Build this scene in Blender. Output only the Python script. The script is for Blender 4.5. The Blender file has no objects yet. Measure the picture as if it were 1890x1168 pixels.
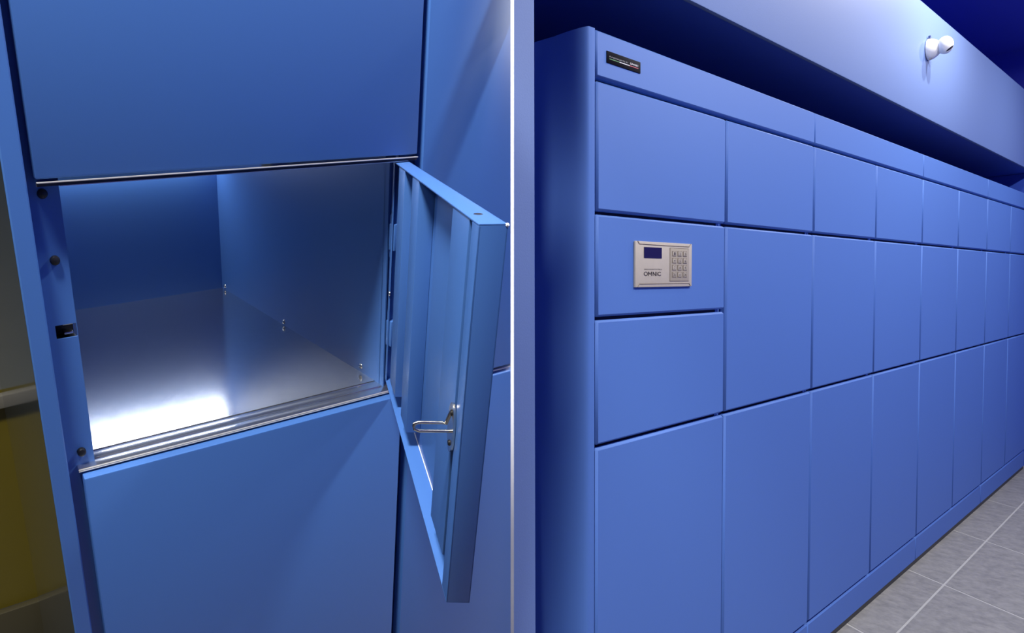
import bpy, bmesh, math, random
from mathutils import Vector, Matrix
random.seed(4)
S = bpy.context.scene
C = S.collection

# ------------------------------------------------------------------ camera
F_PX, PPX = 1150.0, 500.0                       # focal length and principal point for a 1890 px wide frame
cd = bpy.data.cameras.new('camera'); cam = bpy.data.objects.new('camera', cd); C.objects.link(cam)
cd.sensor_fit = 'HORIZONTAL'; cd.sensor_width = 36.0
cd.lens = F_PX * 36.0 / 1890.0
cd.shift_x = (945.0 - PPX) / 1890.0
cd.clip_start = 0.02
CAM = Vector((-1.4071, -0.8045, 1.3130))
RIGHT = Vector((0.8412, -0.5404, -0.0179)).normalized()
BACK = Vector((-0.5396, -0.8411, 0.0370)); BACK = (BACK - RIGHT * BACK.dot(RIGHT)).normalized()
UP = BACK.cross(RIGHT)
cam.matrix_world = Matrix(((RIGHT.x, UP.x, BACK.x, CAM.x), (RIGHT.y, UP.y, BACK.y, CAM.y),
                           (RIGHT.z, UP.z, BACK.z, CAM.z), (0, 0, 0, 1)))
S.camera = cam

# ------------------------------------------------------------------ world, exposure
w = bpy.data.worlds.new('world'); S.world = w; w.use_nodes = True
bg = w.node_tree.nodes['Background']; bg.inputs[0].default_value = (0.80, 0.88, 1.0, 1); bg.inputs[1].default_value = 0.035
vs = S.view_settings
vs.view_transform = 'Standard'; vs.look = 'None'; vs.gamma = 1.0; vs.use_curve_mapping = False
vs.exposure = 0.0

# lamps: (position, aimed at or None for straight down, watts, size, spot half angle, label)
LAMPS = [
    ((-1.86, -0.80, 2.96), (-0.90, -0.10, 1.15), 270.0, 0.36, 30, 'round white spot lamp in front of the open locker compartment'),
    ((-2.75, -0.20, 2.90), (-0.95, -0.20, 1.12), 45.0, 0.60, 17, 'wide round spot lamp added beside the pale wall as fill light for the open door'),  # fill lamp added to brighten the inner face of the open door
    ((0.20, -1.25, 3.00), None, 46.0, 0.20, 0, 'round white ceiling lamp above the keypad terminal'),
    ((1.90, -1.25, 3.00), None, 34.0, 0.20, 0, 'round white ceiling lamp second along from the keypad terminal'),
    ((4.40, -1.25, 3.00), None, 40.0, 0.20, 0, 'round white ceiling lamp at the far end of the locker row'),
    ((3.00, -0.46, 3.00), None, 15.0, 0.03, 0, 'small round white ceiling lamp just past the security camera'),
    ((2.58, -0.46, 3.00), None, 15.0, 0.03, 0, 'small round white ceiling lamp just before the security camera'),
]
CEIL, TRAY = 2.573, 3.10
FLOOR = -0.020

# ------------------------------------------------------------------ helpers
def mat(name, col, rough=0.4, metal=0.0, spec=0.5, noise=0.0, nscale=30.0, bump=0.0, bscale=400.0, emit=0.0, aniso=0.0, col2=None, coat=0.0):
    m = bpy.data.materials.new(name); m.use_nodes = True
    nt = m.node_tree; b = nt.nodes['Principled BSDF']
    b.inputs['Base Color'].default_value = (*col, 1); b.inputs['Roughness'].default_value = rough
    b.inputs['Metallic'].default_value = metal; b.inputs['Specular IOR Level'].default_value = spec
    b.inputs['Coat Weight'].default_value = coat; b.inputs['Coat Roughness'].default_value = 0.12
    if aniso: b.inputs['Anisotropic'].default_value = aniso
    if emit:
        b.inputs['Emission Color'].default_value = (*col, 1); b.inputs['Emission Strength'].default_value = emit
    tc = nt.nodes.new('ShaderNodeTexCoord')
    if noise or col2:
        n = nt.nodes.new('ShaderNodeTexNoise'); n.inputs['Scale'].default_value = nscale; n.inputs['Detail'].default_value = 8; n.inputs['Roughness'].default_value = 0.65
        nt.links.new(tc.outputs['Object'], n.inputs['Vector'])
        r = nt.nodes.new('ShaderNodeValToRGB')
        c2 = col2 or tuple(c * (1 - noise) for c in col)
        r.color_ramp.elements[0].color = (*c2, 1); r.color_ramp.elements[0].position = 0.35
        r.color_ramp.elements[1].color = (*col, 1); r.color_ramp.elements[1].position = 0.65
        nt.links.new(n.outputs['Fac'], r.inputs['Fac']); nt.links.new(r.outputs['Color'], b.inputs['Base Color'])
    if bump:
        n2 = nt.nodes.new('ShaderNodeTexNoise'); n2.inputs['Scale'].default_value = bscale; n2.inputs['Detail'].default_value = 3
        nt.links.new(tc.outputs['Object'], n2.inputs['Vector'])
        bp = nt.nodes.new('ShaderNodeBump'); bp.inputs['Strength'].default_value = bump; bp.inputs['Distance'].default_value = 0.001
        nt.links.new(n2.outputs['Fac'], bp.inputs['Height']); nt.links.new(bp.outputs['Normal'], b.inputs['Normal'])
    return m

M = dict(
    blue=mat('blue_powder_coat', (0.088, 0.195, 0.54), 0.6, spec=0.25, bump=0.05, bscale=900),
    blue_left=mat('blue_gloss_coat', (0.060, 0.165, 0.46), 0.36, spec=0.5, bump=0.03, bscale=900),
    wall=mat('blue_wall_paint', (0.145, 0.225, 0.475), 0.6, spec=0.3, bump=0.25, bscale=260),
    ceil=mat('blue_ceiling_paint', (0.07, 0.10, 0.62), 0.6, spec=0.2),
    niche_shade=mat('blue_niche_shade', (0.030, 0.085, 0.52), 0.45, spec=0.3, bump=0.25, bscale=260),  # wall blue made darker and more saturated to carry the niche's shade
    dark=mat('black_shadow_gap_lining', (0.012, 0.014, 0.03), 0.6),
    black=mat('black_rubber', (0.006, 0.006, 0.008), 0.45),
    steel=mat('galvanised_steel', (0.74, 0.75, 0.74), 0.17, metal=0.95, noise=0.06, nscale=60, bump=0.03, bscale=500),
    rim=mat('bright_steel_edge', (0.78, 0.76, 0.70), 0.3, metal=0.5),
    chrome=mat('nickel_plate', (0.75, 0.72, 0.64), 0.22, metal=1.0),
    side=mat('gloss_side_reflection_grey', (0.045, 0.065, 0.085), 0.10, spec=0.6, coat=0.6),  # blue panel greyed to imitate the reflection and shade on it
    white=mat('white_enamel', (0.93, 0.93, 0.93), 0.4, noise=0.02, nscale=12),
    plastic=mat('white_plastic', (0.86, 0.85, 0.83), 0.35, noise=0.02, nscale=20),
    beige=mat('brushed_metal_faceplate', (0.60, 0.535, 0.42), 0.5, metal=0.1, noise=0.06, nscale=40),
    keypad=mat('keypad_metal', (0.47, 0.41, 0.30), 0.5, metal=0.1, noise=0.08, nscale=60),
    keyc=mat('key_cap_metal', (0.52, 0.46, 0.35), 0.5, metal=0.1, noise=0.05, nscale=60),
    keyr=mat('key_shadow_ring', (0.22, 0.18, 0.13), 0.6),
    ink=mat('dark_brown_print', (0.02, 0.012, 0.01), 0.6),
    screen=mat('dark_violet_screen', (0.016, 0.012, 0.05), 0.15),
    plate=mat('black_gloss_plate', (0.006, 0.006, 0.012), 0.45, spec=0.08),
    wprint=mat('white_print', (0.75, 0.75, 0.78), 0.5),
    gprint=mat('grey_print', (0.30, 0.30, 0.33), 0.5),
    green=mat('green_print', (0.02, 0.22, 0.05), 0.5), red=mat('red_print', (0.45, 0.02, 0.06), 0.5),
    tile=mat('grey_stone_tile', (0.29, 0.283, 0.262), 0.55, spec=0.35, col2=(0.195, 0.192, 0.182), nscale=28, bump=0.3, bscale=240),
    grout=mat('pale_grout', (0.44, 0.435, 0.41), 0.85, noise=0.1, nscale=90),
    yellow=mat('mustard_wall_paint', (0.12, 0.092, 0.002), 0.5, noise=0.06, nscale=5),
    olive=mat('olive_grey_wall_paint', (0.14, 0.145, 0.125), 0.6, noise=0.1, nscale=5),
    ledge=mat('beige_ledge_paint', (0.17, 0.16, 0.13), 0.5, noise=0.05, nscale=9),
    lampw=mat('lamp_housing_white', (0.8, 0.8, 0.8), 0.4),
    lampe=mat('lamp_diffuser_glow', (1.0, 0.97, 0.92), 0.4, emit=6.0),
)
M['plate'].node_tree.nodes['Principled BSDF'].inputs['IOR'].default_value = 1.12

def link(name, me, m, parent=None):
    o = bpy.data.objects.new(name, me); C.objects.link(o)
    if m: me.materials.clear(); me.materials.append(m)
    if parent: o.parent = parent
    return o
def tomesh(bm, name, smooth=False):
    bmesh.ops.recalc_face_normals(bm, faces=bm.faces[:])
    me = bpy.data.meshes.new(name); bm.to_mesh(me); bm.free()
    if smooth:
        for p in me.polygons: p.use_smooth = True
        try: me.set_sharp_from_angle(angle=math.radians(40))
        except Exception: pass
    return me
def add_box(bm, a, b, bev=0.0, seg=2):
    x0, y0, z0 = (min(a[i], b[i]) for i in range(3)); x1, y1, z1 = (max(a[i], b[i]) for i in range(3))
    vs_ = [bm.verts.new(p) for p in ((x0, y0, z0), (x1, y0, z0), (x1, y1, z0), (x0, y1, z0), (x0, y0, z1), (x1, y0, z1), (x1, y1, z1), (x0, y1, z1))]
    fs = [bm.faces.new([vs_[i] for i in f]) for f in ((0, 3, 2, 1), (4, 5, 6, 7), (0, 1, 5, 4), (1, 2, 6, 5), (2, 3, 7, 6), (3, 0, 4, 7))]
    if bev:
        es = list({e for f in fs for e in f.edges})
        bmesh.ops.bevel(bm, geom=es, offset=bev, segments=seg, profile=0.6, affect='EDGES')
def box(name, a, b, m, parent=None, bev=0.0, seg=2):
    bm = bmesh.new(); add_box(bm, a, b, bev, seg)
    return link(name, tomesh(bm, name, smooth=bev > 0), m, parent)
def boxes(name, lst, m, parent=None, bev=0.0):
    bm = bmesh.new()
    for a, b in lst: add_box(bm, a, b, bev)
    return link(name, tomesh(bm, name, smooth=bev > 0), m, parent)
def add_prism(bm, pts, z0, z1):
    lo = [bm.verts.new((x, y, z0)) for x, y in pts]; hi = [bm.verts.new((x, y, z1)) for x, y in pts]
    n = len(pts)
    bm.faces.new(lo); bm.faces.new(hi)
    for i in range(n): bm.faces.new((lo[i], lo[(i + 1) % n], hi[(i + 1) % n], hi[i]))
def prism(name, pts, z0, z1, m, parent=None, smooth=False):
    bm = bmesh.new(); add_prism(bm, pts, z0, z1)
    return link(name, tomesh(bm, name, smooth), m, parent)
def add_lathe(bm, prof, seg=24, mtx=None):
    """prof: list of (r, h) turned round the local Z axis, then moved by mtx"""
    rings = []
    for r, h in prof:
        if r < 1e-6: rings.append([bm.verts.new((0, 0, h))])
        else: rings.append([bm.verts.new((r * math.cos(2 * math.pi * k / seg), r * math.sin(2 * math.pi * k / seg), h)) for k in range(seg)])
    for A, B in zip(rings, rings[1:]):
        for k in range(seg):
            k2 = (k + 1) % seg
            if len(A) == 1 and len(B) == 1: continue
            if len(A) == 1: bm.faces.new((A[0], B[k], B[k2]))
            elif len(B) == 1: bm.faces.new((A[k], A[k2], B[0]))
            else: bm.faces.new((A[k], A[k2], B[k2], B[k]))
    if mtx is not None:
        bmesh.ops.transform(bm, matrix=mtx, verts=[v for r in rings for v in r])
def aim(loc, d):
    """matrix that puts local Z along direction d at loc"""
    return Matrix.Translation(Vector(loc)) @ Vector(d).to_track_quat('Z', 'Y').to_matrix().to_4x4()
def lathe(name, prof, loc, d, m, parent=None, seg=24):
    bm = bmesh.new(); add_lathe(bm, prof, seg, aim(loc, d))
    return link(name, tomesh(bm, name, True), m, parent)
def add_tube(bm, pts, r, seg=10):
    pts = [Vector(p) for p in pts]; rings = []
    up = Vector((0.31, 0.17, 0.93))
    for i, p in enumerate(pts):
        t = (pts[min(i + 1, len(pts) - 1)] - pts[max(i - 1, 0)]).normalized()
        a = t.cross(up).normalized(); b = t.cross(a)
        rings.append([bm.verts.new(p + a * r * math.cos(2 * math.pi * k / seg) + b * r * math.sin(2 * math.pi * k / seg)) for k in range(seg)])
    for A, B in zip(rings, rings[1:]):
        for k in range(seg): bm.faces.new((A[k], A[(k + 1) % seg], B[(k + 1) % seg], B[k]))
    bm.faces.new(rings[0]); bm.faces.new(rings[-1])
def tube(name, pts, r, m, parent=None):
    bm = bmesh.new(); add_tube(bm, pts, r); return link(name, tomesh(bm, name, True), m, parent)
def empty(name, loc=(0, 0, 0), label=None, cat=None, group=None):
    o = bpy.data.objects.new(name, None); C.objects.link(o); o.location = loc; o.empty_display_size = 0.1
    if label: tag(o, label, cat, group)
    return o
def tag(o, label, cat, group=None):
    o['label'] = label; o['category'] = cat
    if group: o['group'] = group
    return o
def struct(o, label, cat='wall'):
    o['kind'] = 'structure'; o['label'] = label; o['category'] = cat; return o
def text(name, body, x0, x1, z0, z1, y, m, parent=None, bold=0.0, depth=0.0006):
    """flat lettering on a plane facing -Y, stretched to the box x0..x1, z0..z1"""
    cu = bpy.data.curves.new(name + '_curve', 'FONT'); cu.body = body; cu.size = 1.0; cu.offset = bold; cu.resolution_u = 3
    o = bpy.data.objects.new(name + '_tmp', cu); C.objects.link(o)
    bpy.context.view_layer.update()
    me = bpy.data.meshes.new_from_object(o.evaluated_get(bpy.context.evaluated_depsgraph_get()))
    bpy.data.objects.remove(o); bpy.data.curves.remove(cu)
    xs = [v.co.x for v in me.vertices]; ys = [v.co.y for v in me.vertices]
    ax, bx_, ay, by_ = min(xs), max(xs), min(ys), max(ys)
    for v in me.vertices:
        v.co = Vector((x0 + (v.co.x - ax) / (bx_ - ax) * (x1 - x0), y, z0 + (v.co.y - ay) / (by_ - ay) * (z1 - z0)))
    me.name = name
    return link(name, me, m, parent)

def strokes(name, x0, x1, z0, z1, y, m, parent, wt=0.17):
    """the word OMNIC in bold geometric capitals, drawn as flat strokes in a box facing -Y"""
    rnd = lambda cx, a0, a1: [(cx + 0.42 * math.cos(math.radians(a0 + (a1 - a0) * k / 20)), 0.5 + 0.42 * math.sin(math.radians(a0 + (a1 - a0) * k / 20))) for k in range(21)]
    L = [rnd(0.50, 0, 360), [(1.16, 0.0), (1.16, 1.0)], [(1.16, 0.98), (1.56, 0.30)], [(1.56, 0.30), (1.96, 0.98)], [(1.96, 0.0), (1.96, 1.0)],
         [(2.32, 0.0), (2.32, 1.0)], [(2.32, 0.96), (2.94, 0.04)], [(2.94, 0.0), (2.94, 1.0)], [(3.30, 0.0), (3.30, 1.0)], rnd(4.00, 42, 318)]
    W0, W1 = 0.0, 4.40; bm = bmesh.new()
    for ln in L:
        for i in range(len(ln) - 1):
            (ax, az), (bx, bz) = ln[i], ln[i + 1]; dx, dz = bx - ax, bz - az; l = math.hypot(dx, dz) or 1; nx, nz = -dz / l * wt / 2, dx / l * wt / 2
            ex, ez = (dx / l * 0.03, dz / l * 0.03) if len(ln) > 2 else (0, 0)
            q = [(ax + nx - ex, az + nz - ez), (bx + nx + ex, bz + nz + ez), (bx - nx + ex, bz - nz + ez), (ax - nx - ex, az - nz - ez)]
            bm.faces.new([bm.verts.new((x0 + (u - W0) / (W1 - W0) * (x1 - x0), y - 0.00001 * i, z0 + v * (z1 - z0))) for u, v in q])
    return link(name, tomesh(bm, name), m, parent)

# the upright plane through the white strip: everything left of it is the locker bay, everything right the locker row
STRIP_DIR = ((945.5 - PPX) / F_PX * RIGHT - BACK).normalized()
PN = UP.cross(STRIP_DIR).normalized()           # points to the left bay
if PN.dot(RIGHT) > 0: PN = -PN
def plane_x(y, z=1.25):
    """x on the dividing plane at world y, z"""
    return CAM.x + (-(y - CAM.y) * PN.y - (z - CAM.z) * PN.z) / PN.x

# ================================================================== THE SETTING (right hand room)
fl = box('floor', (-3.6, -2.8, FLOOR - 0.10), (6.2, 1.6, FLOOR - 0.0012), M['grout']); struct(fl, 'pale grout bed under the grey floor tiles', 'floor')
SK, PIT, JX, JY, TD, GR = 0.62, 0.834, 2.527, -0.124, 0.52, 0.007
tile_me = None
def tile_mesh():
    bm = bmesh.new()
    a, b = PIT - 0.013, TD - GR
    add_prism(bm, [(0, 0), (a, 0), (a + SK * b, b), (SK * b, b)], FLOOR - 0.02, FLOOR)
    bmesh.ops.bevel(bm, geom=[e for e in bm.edges if all(abs(v.co.z - FLOOR) < 1e-5 for v in e.verts)], offset=0.0006, segments=1, affect='EDGES')
    return tomesh(bm, 'tile')
tile_me = tile_mesh()
for r in range(-5, 1):
    y0 = JY + r * TD
    for c in range(-8, 5):
        x0 = JX + c * PIT + SK * (r * TD)
        if x0 < -3.5 or x0 > 5.2: continue
        t = link('tile', tile_me, M['tile'], fl); t.location = (x0 + GR / 2, y0 + GR / 2, 0)

NICHE_L, NICHE_R, NICHE_D = -0.2243, 5.52, 0.80
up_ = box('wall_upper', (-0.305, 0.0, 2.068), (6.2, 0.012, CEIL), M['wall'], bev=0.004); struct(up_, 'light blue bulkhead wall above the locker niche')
so = box('wall_niche_top', (-0.305, 0.012, 2.070), (6.2, NICHE_D + 0.1, CEIL), M['niche_shade']); struct(so, 'rear part of the bulkhead over the niche, its shade put into the dark blue')
nb = box('wall_niche_back', (-0.305, NICHE_D, FLOOR), (6.2, NICHE_D + 0.1, 2.068), M['niche_shade']); struct(nb, 'back wall of the locker niche, its shade put into the dark blue')
nr = box('wall_niche_right', (NICHE_R, 0.0, FLOOR), (6.2, NICHE_D, 2.068), M['niche_shade']); struct(nr, 'blue end wall closing the locker niche')
nl = box('wall_niche_left', (NICHE_L - 0.006, 0.004, FLOOR), (NICHE_L, NICHE_D, 2.068), M['niche_shade']); struct(nl, 'thin left lining of the locker niche, added in shaded dark blue')  # dark lining added to cut light bouncing onto the end panel
pil = box('wall_pillar', (-0.305, 0.0, FLOOR), (NICHE_L - 0.006, NICHE_D, 2.068), M['wall'])
struct(pil, 'blue wall end between the white strip and the dark niche')
ce = box('ceiling', (-3.6, -2.8, TRAY), (6.2, 0.62, TRAY + 0.05), M['ceil']); struct(ce, 'dark navy ceiling high above the bulkhead', 'ceiling')
wt = box('wall_top', (-0.305, 0.62, CEIL), (6.2, 0.66, TRAY), M['ceil']); struct(wt, 'dark navy wall set back above the bulkhead')
wl = box('wall_left', (-3.7, -2.9, FLOOR), (-3.6, 1.6, TRAY), M['ledge']); struct(wl, 'pale wall at the far side of the open locker')
wr = box('wall_rear', (-3.6, -2.9, FLOOR), (6.2, -2.8, TRAY), M['ceil']); struct(wr, 'blue wall facing the lockers')
we = box('wall_right', (6.2, -2.9, FLOOR), (6.3, 0.9, TRAY), M['ceil']); struct(we, 'blue end wall of the locker room')

# white border between the two bays, built up as a thin upright strip
d0, d1, th = 0.78, 0.81, 0.00376
P0 = CAM + STRIP_DIR / STRIP_DIR.dot(-BACK) * d0; P1 = CAM + STRIP_DIR / STRIP_DIR.dot(-BACK) * d1
bm = bmesh.new(); lo = []; hi = []
for P, s in ((P0, 1), (P0, -1), (P1, -1), (P1, 1)):
    q = P + PN * s * th / 2
    lo.append(bm.verts.new(q - UP * (q.z - FLOOR) / UP.z)); hi.append(bm.verts.new(q + UP * (CEIL - q.z) / UP.z))
bm.faces.new(lo); bm.faces.new(hi)
for i in range(4): bm.faces.new((lo[i], lo[(i + 1) % 4], hi[(i + 1) % 4], hi[i]))
st = link('border_strip', tomesh(bm, 'border_strip'), M['white']); struct(st, 'thin white upright strip standing in for the border between the two bays', 'trim')

# ================================================================== LOCKER ROW (right)
CW0, CW = 0.6679, 0.67643
COLX = [0.0, CW0] + [CW0 + CW * k for k in range(1, 8)]
Z_TOP, Z_H, Z_1, Z_P, Z_3, Z_B = 1.9, 1.7897, 1.4859, 1.2407, 0.9409, 0.1129
GV, GH = 0.0056, 0.0042
DEPTH = 0.62
door_cache = {}
def door_mesh(wd, hd):
    k = (round(wd, 4), round(hd, 4))
    if k not in door_cache:
        bm = bmesh.new(); add_box(bm, (0, 0, 0), (wd, 0.019, hd), 0.0052, 1); door_cache[k] = tomesh(bm, 'door', True)
    return door_cache[k]
def row_door(parent, x0, x1, z0, z1, ox):
    o = link('door', door_mesh(x1 - x0 - 2 * GV, z1 - z0 - 2 * GH), M['blue'], parent); o.location = (x0 + GV - ox, 0, z0 + GH); return o
mod_labels = ['blue parcel locker unit with the keypad terminal and black name plate',
              'blue parcel locker unit of six doors right beside the unit with the keypad',
              'blue parcel locker unit of six doors, third unit counted from the keypad',
              'blue parcel locker unit of six doors at the row end farthest from keypad']
mods = []
for k in range(4):
    x0, x1 = COLX[2 * k], COLX[2 * k + 2]
    e = empty('parcel_locker', (x0, 0, 0), mod_labels[k], 'locker', 'blue parcel lockers standing in the niche'); mods.append(e)
    wd = x1 - x0
    # carcass: dark lined box behind the doors
    box('carcass', (0.002, 0.021, 0.0), (wd - 0.002, DEPTH, Z_TOP - 0.002), M['dark'], e)
    for i in (0, 1, 2):   # blue uprights behind the vertical joints
        xc = (0, COLX[2 * k + 1] - x0, wd)[i]
        box('upright', (max(xc - 0.018, 0.003), 0.0195, Z_B), (min(xc + 0.018, wd - 0.003), 0.0215, Z_H), M['blue'], e)
    h = box('header', (0.0012, 0, Z_H + 0.004), (wd - 0.0012, 0.021, Z_TOP), M['blue'], e, bev=0.0045, seg=1)
    box('top_panel', (0.0012, 0.021, Z_TOP - 0.003), (wd - 0.0012, DEPTH, Z_TOP - 0.0005), M['dark'], e)  # top coloured black so it bounces no light up into the niche
    box('plinth', (0.0012, 0.001, 0.0), (wd - 0.0012, 0.021, Z_B - 0.004), M['blue'], e, bev=0.0045, seg=1)
    for j in (0, 1):
        a, b = COLX[2 * k + j], COLX[2 * k + j + 1]
        row_door(e, a, b, Z_1, Z_H, x0)
        if k == 0 and j == 0:
            row_door(e, a, b, Z_P, Z_1, x0)['label'] = 'control panel door carrying the keypad'
            row_door(e, a, b, Z_3, Z_P, x0)
        else:
            row_door(e, a, b, Z_3, Z_1, x0)
        row_door(e, a, b, Z_B, Z_3, x0)
    box('kick_strip', (0.0, 0.004, FLOOR), (wd, 0.020, 0.0), M['black'], e)
    box('levelling_foot', (0.10, 0.06, FLOOR), (0.14, 0.10, 0.0), M['black'], e)
    box('levelling_foot', (wd - 0.14, 0.06, FLOOR), (wd - 0.10, 0.10, 0.0), M['black'], e)
# rounded end panel of the first unit
arc = [(-0.0258 - 0.0187 * math.sin(t * math.pi / 20), 0.0005 + 0.075 * (1 - math.cos(t * math.pi / 20))) for t in range(11)] + [(-0.0530, 0.1150), (-0.0600, 0.1500)]
pts = [(-0.0055, 0.020), (-0.0055, 0.0)] + arc + [(-0.0600, DEPTH), (-0.048, DEPTH), (-0.048, 0.15), (-0.022, 0.020)]
prism('end_panel', pts, 0.0, Z_TOP, M['blue'], mods[0], smooth=True)

# keypad terminal
kx0, kx1, kz0, kz1 = 0.1635, 0.4527, 1.3118, 1.4252
kt = empty('keypad_terminal', (0, 0, 0), 'beige metal keypad terminal with dark display set in the control panel door', 'keypad')
W_, H_ = kx1 - kx0, kz1 - kz0
def kp(u, v): return kx0 + u * W_, kz1 - v * H_       # u right, v down, 0..1
box('faceplate', (kx0, -0.0050, kz0), (kx1, 0.0, kz1), M['beige'], kt, bev=0.0022)
def groove(name, pts):
    return tube(name, [(kp(u, v)[0], -0.0050, kp(u, v)[1]) for u, v in pts], 0.0011, M['keyr'], kt)
groove('edge_groove', [(0.035, 0.005), (0.06, 0.062), (0.5, 0.07), (0.94, 0.07), (0.965, 0.012)])
groove('edge_groove', [(0.035, 0.995), (0.06, 0.925), (0.5, 0.925), (0.94, 0.925), (0.968, 0.988)])
a = kp(0.135, 0.125); b = kp(0.435, 0.362); box('display', (a[0], -0.0058, b[1]), (b[0], -0.0045, a[1]), M['screen'], kt)
a = kp(0.585, 0.125); b = kp(0.928, 0.868); box('keypad_plate', (a[0], -0.0060, b[1]), (b[0], -0.0045, a[1]), M['keypad'], kt, bev=0.0006)
fr = []
t_ = 0.0014
fr = [((a[0] - t_, -0.0055, b[1]), (a[0], -0.0045, a[1])), ((b[0], -0.0055, b[1]), (b[0] + t_, -0.0045, a[1])),
      ((a[0] - t_, -0.0055, a[1]), (b[0] + t_, -0.0045, a[1] + t_)), ((a[0] - t_, -0.0055, b[1] - t_), (b[0] + t_, -0.0045, b[1]))]
boxes('keypad_border', fr, M['keyr'], kt)
KEYS = ['1', '2', '3', '4', '5', '6', '7', '8', '9', 'DEL', '0', 'OK']
for i, ch in enumerate(KEYS):
    u = 0.653 + (i % 3) * 0.0985; v = 0.245 + (i // 3) * 0.1605
    c = kp(u, v); hw, hh = 0.0084, 0.0054
    key = box('key', (c[0] - hw, -0.0072, c[1] - hh), (c[0] + hw, -0.0055, c[1] + hh), M['keyc'], kt, bev=0.0008)
    bm = bmesh.new(); g = 0.0016
    for (p, q) in (((-hw - g, -hh - g), (-hw + .0004, hh + g)), ((hw - .0004, -hh - g), (hw + g, hh + g)), ((-hw, hh - .0004), (hw, hh + g * .7)), ((-hw, -hh - g * .7), (hw, -hh + .0004))):
        add_box(bm, (c[0] + p[0], -0.0068, c[1] + p[1]), (c[0] + q[0], -0.0058, c[1] + q[1]))
    link('key_rim', tomesh(bm, 'key_rim'), M['keyr'], key)
    tw = 0.0032 if len(ch) == 1 else 0.0066
    text('key_legend', ch, c[0] - tw + 0.001, c[0] + tw + 0.001, c[1] - 0.0036, c[1] + 0.0036, -0.00735, M['ink'], key, bold=0.005)
a = kp(0.135, 0.665); b = kp(0.432, 0.748)
strokes('brand_lettering', kp(0.135, 0)[0], kp(0.428, 0)[0], kp(0, 0.752)[1], kp(0, 0.662)[1], -0.0053, M['ink'], kt)
text('slogan_lettering', 'INNOVATIVE POSTTECH', kp(0.142, 0)[0], kp(0.44, 0)[0], kp(0, 0.622)[1], kp(0, 0.598)[1], -0.00525, M['ink'], kt, bold=0.0)

# name plate on the header
px0, px1, pz0, pz1 = 0.0416, 0.1903, 1.8319, 1.8588
npl = empty('name_plate', (0, 0, 0), 'small glossy black name plate with lettering on the locker header', 'sign')
box('plate', (px0, -0.0016, pz0), (px1, 0.0, pz1), M['plate'], npl, bev=0.0004)
PW, PH = px1 - px0, pz1 - pz0
def pp(u, v): return px0 + u * PW, pz1 - v * PH
text('small_lettering', 'FUNZIONANTE BY', pp(0.07, 0)[0], pp(0.62, 0)[0], pp(0, 0.50)[1], pp(0, 0.38)[1], -0.0018, M['gprint'], npl)
strokes('brand_lettering', pp(0.67, 0)[0], pp(0.93, 0)[0], pp(0, 0.50)[1], pp(0, 0.34)[1], -0.0019, M['wprint'], npl)
for nm, u0, u1 in (('green', 0.07, 0.36), ('wprint', 0.36, 0.66), ('red', 0.66, 0.93)):
    a, b = pp(u0, 0.60), pp(u1, 0.665); box('flag_stripe', (a[0], -0.0019, b[1]), (b[0], -0.0012, a[1]), M[nm], npl)

# security camera on the bulkhead
sc = empty('security_camera', (2.72, 0, 2.376), 'small white ball security camera fixed to the light blue bulkhead', 'camera')
lathe('mount', [(0.0, 0.0), (0.044, 0.0), (0.0475, 0.003), (0.0480, 0.009), (0.044, 0.020), (0.036, 0.031), (0.028, 0.038), (0.0, 0.040)], (0, 0, 0), (0, -1, 0), M['plastic'], sc, 32)
bm = bmesh.new(); add_lathe(bm, [(math.sin(t * math.pi / 24), -math.cos(t * math.pi / 24)) for t in range(25)], 32, Matrix.Translation((0, -0.056, 0.004)) @ Matrix.Diagonal((0.036, 0.0265, 0.0395, 1)))
hd = link('head', tomesh(bm, 'head', True), M['plastic'], sc)
bm = bmesh.new()       # dark lens slit low on the head, an arc of the ball pushed out a little
rows_ = []
for i_ in range(13):
    t = i_ / 12; az = math.radians(-150 + 62 * t); row = []; ec = -0.95 + 0.62 * t; eh = 0.03 + 0.15 * math.sin(math.pi * min(1.0, 0.08 + 0.75 * t))
    for el in (ec - eh, ec + eh):
        cx, cy, cz = math.cos(el) * math.cos(az), math.cos(el) * math.sin(az), math.sin(el)
        row.append((bm.verts.new((0.0366 * cx, -0.056 + 0.0270 * cy, 0.004 + 0.0402 * cz)), bm.verts.new((0.030 * cx, -0.056 + 0.022 * cy, 0.004 + 0.033 * cz))))
    rows_.append(row)
for A_, B_ in zip(rows_, rows_[1:]):
    bm.faces.new((A_[0][0], A_[1][0], B_[1][0], B_[0][0])); bm.faces.new((A_[0][1], A_[1][1], B_[1][1], B_[0][1]))
    bm.faces.new((A_[0][0], A_[0][1], B_[0][1], B_[0][0])); bm.faces.new((A_[1][0], A_[1][1], B_[1][1], B_[1][0]))
link('lens', tomesh(bm, 'lens', True), M['black'], sc)
lathe('screw', [(0.0, 0.0), (0.005, 0.0), (0.005, 0.003), (0.0025, 0.0035), (0.0, 0.002)], (-0.010, -0.012, -0.043), (-0.45, -0.45, -0.8), M['chrome'], sc, 12)
box('cable_tab', (-0.010, -0.012, 0.038), (0.004, -0.003, 0.062), mat('blue_grey_tab', (0.05, 0.08, 0.20), 0.4), sc, bev=0.003)

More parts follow.
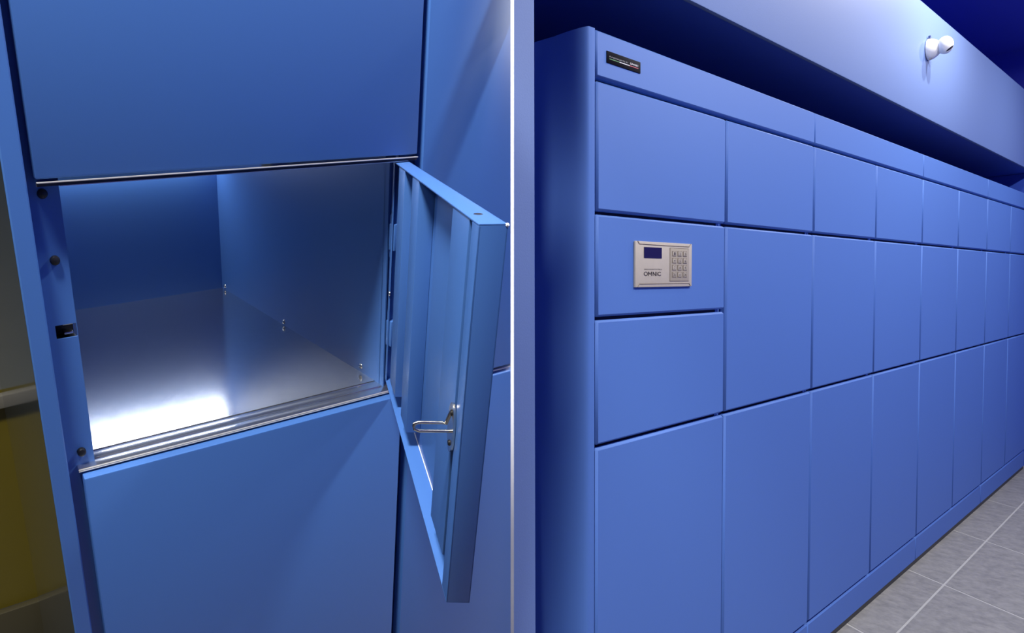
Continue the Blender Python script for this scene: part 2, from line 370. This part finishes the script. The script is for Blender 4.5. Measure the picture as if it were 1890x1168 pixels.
# ================================================================== OPEN LOCKER (left bay)
Rw = ((0.9826, 0.0984, -0.1576), (-0.1331, 0.9646, -0.2277), (0.1296, 0.2447, 0.9609)); Ow = Vector((-1.2653, -0.1668, 1.4283))
xa = Vector((Rw[0][0], Rw[1][0], Rw[2][0])).normalized(); ya = Vector((Rw[0][1], Rw[1][1], Rw[2][1])); ya = (ya - xa * ya.dot(xa)).normalized(); za = xa.cross(ya)
LM = Matrix(((xa.x, ya.x, za.x, Ow.x), (xa.y, ya.y, za.y, Ow.y), (xa.z, ya.z, za.z, Ow.z), (0, 0, 0, 1)))
LMI = LM.inverted()
ZT, ZB = 0.52, -1.44                               # top and bottom of the cabinet in its own frame
lk = empty('parcel_locker'); lk.matrix_world = LM
tag(lk, 'glossy blue parcel locker with one compartment door standing open', 'locker')
def cut(o, off=0.0022):
    """trim a mesh where the cabinet ends against the white divider"""
    n = LMI.to_3x3() @ PN; c = LMI @ (CAM + PN * off)
    bm = bmesh.new(); bm.from_mesh(o.data)
    r = bmesh.ops.bisect_plane(bm, geom=bm.verts[:] + bm.edges[:] + bm.faces[:], plane_co=c, plane_no=n, clear_inner=True)
    ed = [g for g in r['geom_cut'] if isinstance(g, bmesh.types.BMEdge)]
    bmesh.ops.holes_fill(bm, edges=ed); bmesh.ops.recalc_face_normals(bm, faces=bm.faces[:])
    bm.to_mesh(o.data); bm.free(); return o
XF = 0.0218                                        # opening edge of the left flange
XR, YB = 0.4423, 0.657                             # right wall and back of the compartment
YF = 0.025                                         # plane of the flanges behind the doors
ZS, ZL = -0.331, -0.0015                            # floor of the open compartment, floor of the one above
# left side panel with rounded front corner
arc = [(-0.0295, 0.0), (-0.0312, 0.0016)]
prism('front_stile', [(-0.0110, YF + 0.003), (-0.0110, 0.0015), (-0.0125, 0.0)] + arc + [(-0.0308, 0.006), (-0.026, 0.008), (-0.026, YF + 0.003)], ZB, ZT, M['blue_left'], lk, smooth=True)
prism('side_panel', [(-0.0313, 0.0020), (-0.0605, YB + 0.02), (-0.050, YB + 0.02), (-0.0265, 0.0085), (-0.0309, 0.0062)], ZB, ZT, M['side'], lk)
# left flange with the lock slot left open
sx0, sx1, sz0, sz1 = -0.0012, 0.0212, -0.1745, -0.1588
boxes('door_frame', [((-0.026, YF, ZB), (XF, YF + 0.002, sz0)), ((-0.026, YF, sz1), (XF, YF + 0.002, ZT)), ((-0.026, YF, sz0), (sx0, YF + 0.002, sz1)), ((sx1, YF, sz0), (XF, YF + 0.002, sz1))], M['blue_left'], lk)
lb = boxes('lock_case', [((sx0 - 0.006, YF + 0.022, sz0 - 0.006), (XF - 0.0015, YF + 0.026, sz1 + 0.006)), ((sx0 - 0.006, YF + 0.0022, sz0 - 0.006), (sx0 - 0.002, YF + 0.026, sz1 + 0.006)),
                         ((sx0 - 0.006, YF + 0.0022, sz1 + 0.002), (XF - 0.0015, YF + 0.026, sz1 + 0.006)), ((sx0 - 0.006, YF + 0.0022, sz0 - 0.006), (XF - 0.0015, YF + 0.026, sz0 - 0.002))], M['black'], lk)
box('latch_tongue', (0.008, YF + 0.006, sz0 + 0.0015), (0.018, YF + 0.022, sz0 + 0.0045), M['chrome'], lb, bev=0.001)
box('latch_tongue', (0.008, YF + 0.010, sz1 - 0.004), (0.019, YF + 0.022, sz1 - 0.002), M['chrome'], lb, bev=0.0005)
for bx, bz in ((0.0045, -0.0165), (0.0079, -0.0865), (0.0082, -0.3160)):
    lathe('bumper', [(0.0, 0.0), (0.0052, 0.0), (0.0052, 0.003), (0.0042, 0.0052), (0.002, 0.0060), (0.0, 0.0062)], (bx, YF, bz), (0, -1, 0), M['black'], lk, 20)
# mullion and hinge side
XM = 0.4735
boxes('mullion', [((0.4562, YF + 0.002, ZB), (0.62, YF + 0.004, ZT)), ((XR, YF + 0.012, ZB), (0.458, YF + 0.014, ZT))], M['blue_left'], lk)
# compartment lining
box('back_panel', (-0.02, YB, ZS - 0.01), (XR + 0.01, YB + 0.003, ZL), M['blue_left'], lk)
box('compartment_wall', (XR, YF + 0.004, ZS - 0.008), (XR + 0.002, YB, ZL - 0.006), M['blue_left'], lk)
box('compartment_wall', (XF - 0.002, YF + 0.028, ZS - 0.008), (XF, YB, ZL - 0.006), M['blue_left'], lk)
box('compartment_ceiling', (XF, YF + 0.004, ZL - 0.0062), (XR, YB, ZL - 0.0045), M['steel'], lk)
# shelf of the open compartment: main sheet, step and lip
sh = box('shelf', (XF, 0.0495, ZS - 0.003), (XR, YB, ZS), M['steel'], lk)
box('shelf_step', (XF, 0.0310, ZS - 0.004), (0.4535, 0.0485, ZS - 0.0008), M['steel'], sh, bev=0.0004)
boxes('shelf_lip', [((0.0010, 0.0145, ZS - 0.0040), (0.4600, 0.0305, ZS - 0.0018))], M['steel'], sh, bev=0.0005)
boxes('lip_edge', [((0.0010, 0.0130, ZS - 0.0036), (0.4600, 0.0144, ZS - 0.0026)), ((0.0010, 0.0124, ZS - 0.0052), (0.4600, 0.0142, ZS - 0.0042))], M['rim'], sh, bev=0.0003)
# shelf edge under the upper door
s2 = box('shelf', (0.0, 0.0090, ZL - 0.0045), (0.4630, YB, ZL - 0.002), M['steel'], lk)
box('lip_edge', (-0.0020, -0.0012, ZL - 0.0027), (0.4640, 0.0040, ZL - 0.0013), M['rim'], s2, bev=0.0003)
box('lip_face', (-0.0020, 0.0010, ZL - 0.0058), (0.4640, 0.0085, ZL - 0.0026), M['dark'], s2)
box('lip_edge', (XF - 0.002, 0.0005, ZL - 0.0066), (0.4500, 0.0040, ZL - 0.0058), M['rim'], s2)
# closed doors
def ldoor(x0, x1, z0, z1):
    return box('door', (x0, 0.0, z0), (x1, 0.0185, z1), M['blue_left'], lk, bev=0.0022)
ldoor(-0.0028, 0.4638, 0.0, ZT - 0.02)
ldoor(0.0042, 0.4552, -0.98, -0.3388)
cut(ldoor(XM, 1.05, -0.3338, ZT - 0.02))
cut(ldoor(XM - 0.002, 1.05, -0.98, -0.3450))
cut(box('shelf', (0.50, 0.0040, -0.3410), (1.05, 0.30, -0.3385), M['steel'], lk))
cut(box('lip_edge', (XM + 0.004, 0.0030, -0.3405), (1.05, 0.0045, -0.3392), M['rim'], lk))
cut(box('mullion', (0.62, YF + 0.002, ZB), (1.05, YF + 0.004, ZT), M['dark'], lk))
# cabinet shell
box('back_shell', (-0.03, YB + 0.016, ZB), (0.56, YB + 0.020, ZT), M['blue_left'], lk)
box('top_shell', (-0.03, 0.03, ZT - 0.003), (0.56, YB + 0.02, ZT), M['blue_left'], lk)
box('bottom_shell', (-0.03, 0.03, ZB), (0.56, YB + 0.02, ZB + 0.003), M['blue_left'], lk)
box('plinth', (-0.030, 0.0, ZB), (0.56, 0.02, -0.985), M['blue_left'], lk, bev=0.002)
# screws inside the compartment
for sy, sz in ((0.345, ZS + 0.007), (0.086, ZS + 0.010), (0.640, ZS + 0.008)):
    lathe('screw', [(0.0, 0.0032), (0.0020, 0.0030), (0.0042, 0.0012), (0.0045, 0.0)], (XR, sy, sz), (-1, 0, 0), M['chrome'], lk, 12)
for sy, sz in ((YF + 0.035, -0.142), (YF + 0.035, -0.187)):
    lathe('screw', [(0.0, 0.0032), (0.0020, 0.0030), (0.0042, 0.0012), (0.0045, 0.0)], (XF, sy, sz), (1, 0, 0), M['chrome'], lk, 12)
# small unseen light strip added under the compartment ceiling to brighten the back
ls = box('added_light_strip', (0.045, 0.640, ZL - 0.0125), (0.430, 0.654, ZL - 0.0065), M['lampw'], lk, bev=0.001)
box('strip_diffuser', (0.050, 0.6415, ZL - 0.0135), (0.425, 0.6505, ZL - 0.0124), M['lampe'], ls)
ld = bpy.data.lights.new('added_strip_light', 'AREA'); ld.shape = 'RECTANGLE'; ld.size = 0.375; ld.size_y = 0.009; ld.energy = 0.55; ld.color = (0.93, 0.96, 1.0)
lo_ = bpy.data.objects.new('added_strip_light', ld); C.objects.link(lo_); lo_.parent = lk; lo_.location = (0.2375, 0.642, ZL - 0.0150); lo_.rotation_euler = (math.radians(-14), 0, 0)
# hinges
for z0, z1 in ((-0.1265, -0.0905), (-0.2645, -0.2270)):
    hg = box('hinge', (0.4405, 0.0110, z0), (0.4520, 0.0235, z1), M['blue_left'], lk, bev=0.0015)
    box('hinge_leaf', (0.4425, 0.0222, z0 - 0.010), (0.4500, 0.0240, z1 + 0.012), M['blue_left'], hg, bev=0.0006)

# open door: own frame, s along the door from the hinge, k inwards, q up
ev = Vector((-0.4931, -0.8698, -0.0181)).normalized(); nv = Vector((-0.87, 0.4931, 0.0039)); nv = (nv - ev * nv.dot(ev)).normalized(); qv = nv.cross(ev)
if qv.z < 0: qv = -qv
hv = Vector((0.4591, 0.0126, 0.0))
DM = Matrix(((ev.x, nv.x, qv.x, hv.x), (ev.y, nv.y, qv.y, hv.y), (ev.z, nv.z, qv.z, hv.z), (0, 0, 0, 1)))
WD, TK, QT, QB = 0.4322, 0.0187, -0.0088, -0.3196
dr = boxes('open_door', [((0, 0, QB), (WD, 0.0014, QT)), ((0, 0, QT - 0.0014), (WD, TK, QT)), ((0, 0, QB), (WD, TK, QB + 0.0014)), ((0, 0, QB), (0.0014, TK, QT)),
                         ((WD - 0.0014, 0, QB), (WD, TK, QT)), ((WD - 0.018, TK - 0.0014, QB + 0.0012), (WD, TK, QT - 0.0014)), ((0, TK - 0.0014, QB + 0.0012), (0.012, TK, QT - 0.0014))], M['blue_left'], lk, bev=0.0004)
dr.matrix_parent_inverse = Matrix.Identity(4); dr.matrix_local = DM
dr['label'] = 'open compartment door seen from its ribbed inner side'
def rib(name, s0, s1, k1, q0, q1):
    return boxes(name, [((s0, 0.0015, q0), (s1, k1, q1))], M['blue_left'], dr, bev=0.0009)
rib('stiffener', 0.052, 0.100, 0.0182, -0.3005, -0.0105)
rib('stiffener', 0.155, 0.197, 0.0182, -0.2975, -0.0105)
rib('stiffener', 0.352, 0.405, 0.0182, -0.2950, -0.0105)
rib('inner_panel', 0.222, 0.348, 0.0040, -0.302, -0.0115)
lathe('rivet', [(0.0, 0.0022), (0.0022, 0.0018), (0.0036, 0.0008), (0.0038, 0.0)], (0.012, TK - 0.0005, -0.186), (0, 1, 0), M['chrome'], dr, 14)
lathe('vent_dimple', [(0.0, 0.0004), (0.0028, 0.0004), (0.0034, 0.0)], (0.395, 0.0100, QT), (0, 0, 1), M['dark'], dr, 14)
lathe('corner_plug', [(0.0, 0.0016), (0.0012, 0.0012), (0.0016, 0.0)], (WD - 0.001, 0.0006, QT - 0.001), (0.5, -0.5, 0.5), M['white'], dr, 10)
tube('edge_wire', [(0.004, 0.0016, QB + 0.0024), (WD - 0.05, 0.0016, QB + 0.0024)], 0.0005, M['white'], dr)
# latch: oval plate and staple loop
bm = bmesh.new()
prof = []
for t in range(25):
    a_ = 2 * math.pi * t / 24
    prof.append((0.4085 + 0.0092 * math.cos(a_) * (1.0 if abs(math.sin(a_)) < 0.8 else 0.9), -0.1715 + 0.0212 * math.copysign(abs(math.sin(a_)) ** 0.8, math.sin(a_))))
prof = prof[:-1]
f0 = [bm.verts.new((s, TK + 0.0004, q)) for s, q in prof]; f1 = [bm.verts.new((s, TK + 0.0022, q)) for s, q in prof]
bm.faces.new(f0); bm.faces.new(f1)
for i in range(24): bm.faces.new((f0[i], f0[(i + 1) % 24], f1[(i + 1) % 24], f1[i]))
link('latch_plate', tomesh(bm, 'latch_plate', True), M['chrome'], dr)
LK = 0.0302
qa, qb, sm = -0.1668, -0.1742, 0.4095
tube('latch_loop', [(sm, TK + 0.0015, -0.1560), (sm, TK + 0.0032, -0.1590), (sm, TK + 0.0060, qa - 0.001), (sm, TK + 0.009, qa), (sm, TK + LK - 0.003, qa), (sm, TK + LK, qa - 0.0015), (sm, TK + LK, qa - 0.003), (sm, TK + LK - 0.0006, qb + 0.0015), (sm, TK + LK - 0.004, qb), (sm, TK + 0.006, qb), (sm, TK + 0.001, qb)], 0.00145, M['chrome'], dr)
for q in (-0.1585, -0.1845):
    lathe('latch_screw', [(0.0, 0.0012), (0.0018, 0.0012), (0.0024, 0.0004), (0.0026, 0.0)], (sm, TK + 0.0022, q), (0, 1, 0), M['black'], dr, 12)

# ------------------------------------------------------------------ wall seen past the left side of the open locker
def bgbox(name, a, b, m, label, cat='wall', bev=0.0):
    o = box(name, a, b, m, None, bev=bev); o.matrix_world = LM; return struct(o, label, cat)
YW = 0.90
bgbox('wall_far_upper', (-1.3, YW, -0.575), (0.15, YW + 0.03, 0.62), M['olive'], 'olive grey upper wall seen past the open locker')
bgbox('wall_far_lower', (-1.3, YW, -1.205), (0.15, YW + 0.03, -0.575), M['yellow'], 'mustard yellow lower wall seen past the open locker')
bgbox('trim_2', (-1.3, YW - 0.025, -0.615), (0.15, YW, -0.582), M['ledge'], 'pale ledge running along the top of the yellow wall', 'trim', bev=0.003)
bgbox('baseboard_far', (-1.3, YW - 0.02, -1.42), (0.15, YW, -1.205), mat('brown_baseboard_paint', (0.055, 0.047, 0.022), 0.5, noise=0.1, nscale=6), 'brown baseboard under the yellow wall', 'baseboard', bev=0.003)

# ------------------------------------------------------------------ ceiling lamps with their light
for (x, y, z), tgt, watts, size, half, lab in LAMPS:
    e = empty('ceiling_lamp', (x, y, z), lab, 'lamp', 'round ceiling lamps')
    h = TRAY - z
    lathe('housing', [(0.0, h), (size / 2 + 0.03, h), (size / 2 + 0.03, 0.004), (size / 2 + 0.012, 0.0), (size / 2 + 0.008, 0.008), (size / 2 + 0.006, 0.016), (0.0, 0.016)], (0, 0, 0), (0, 0, 1), M['lampw'], e, 32)
    lathe('diffuser', [(0.0, 0.012), (size / 2 + 0.005, 0.012), (size / 2 + 0.005, 0.015), (0.0, 0.015)], (0, 0, 0), (0, 0, 1), M['lampe'], e, 32)
    if tgt:
        ld = bpy.data.lights.new('lamp_light', 'SPOT'); ld.spot_size = math.radians(2 * half); ld.spot_blend = 0.6; ld.shadow_soft_size = size / 2
    else:
        ld = bpy.data.lights.new('lamp_light', 'AREA'); ld.shape = 'DISK'; ld.size = size
    ld.energy = watts; ld.color = (1.0, 0.97, 0.93)
    lo_ = bpy.data.objects.new('lamp_light', ld); C.objects.link(lo_); lo_.parent = e; lo_.location = (0, 0, -0.004 - (size / 2 if tgt else 0))
    if tgt: lo_.rotation_euler = (Vector(tgt) - Vector((x, y, z))).to_track_quat('-Z', 'Y').to_euler()
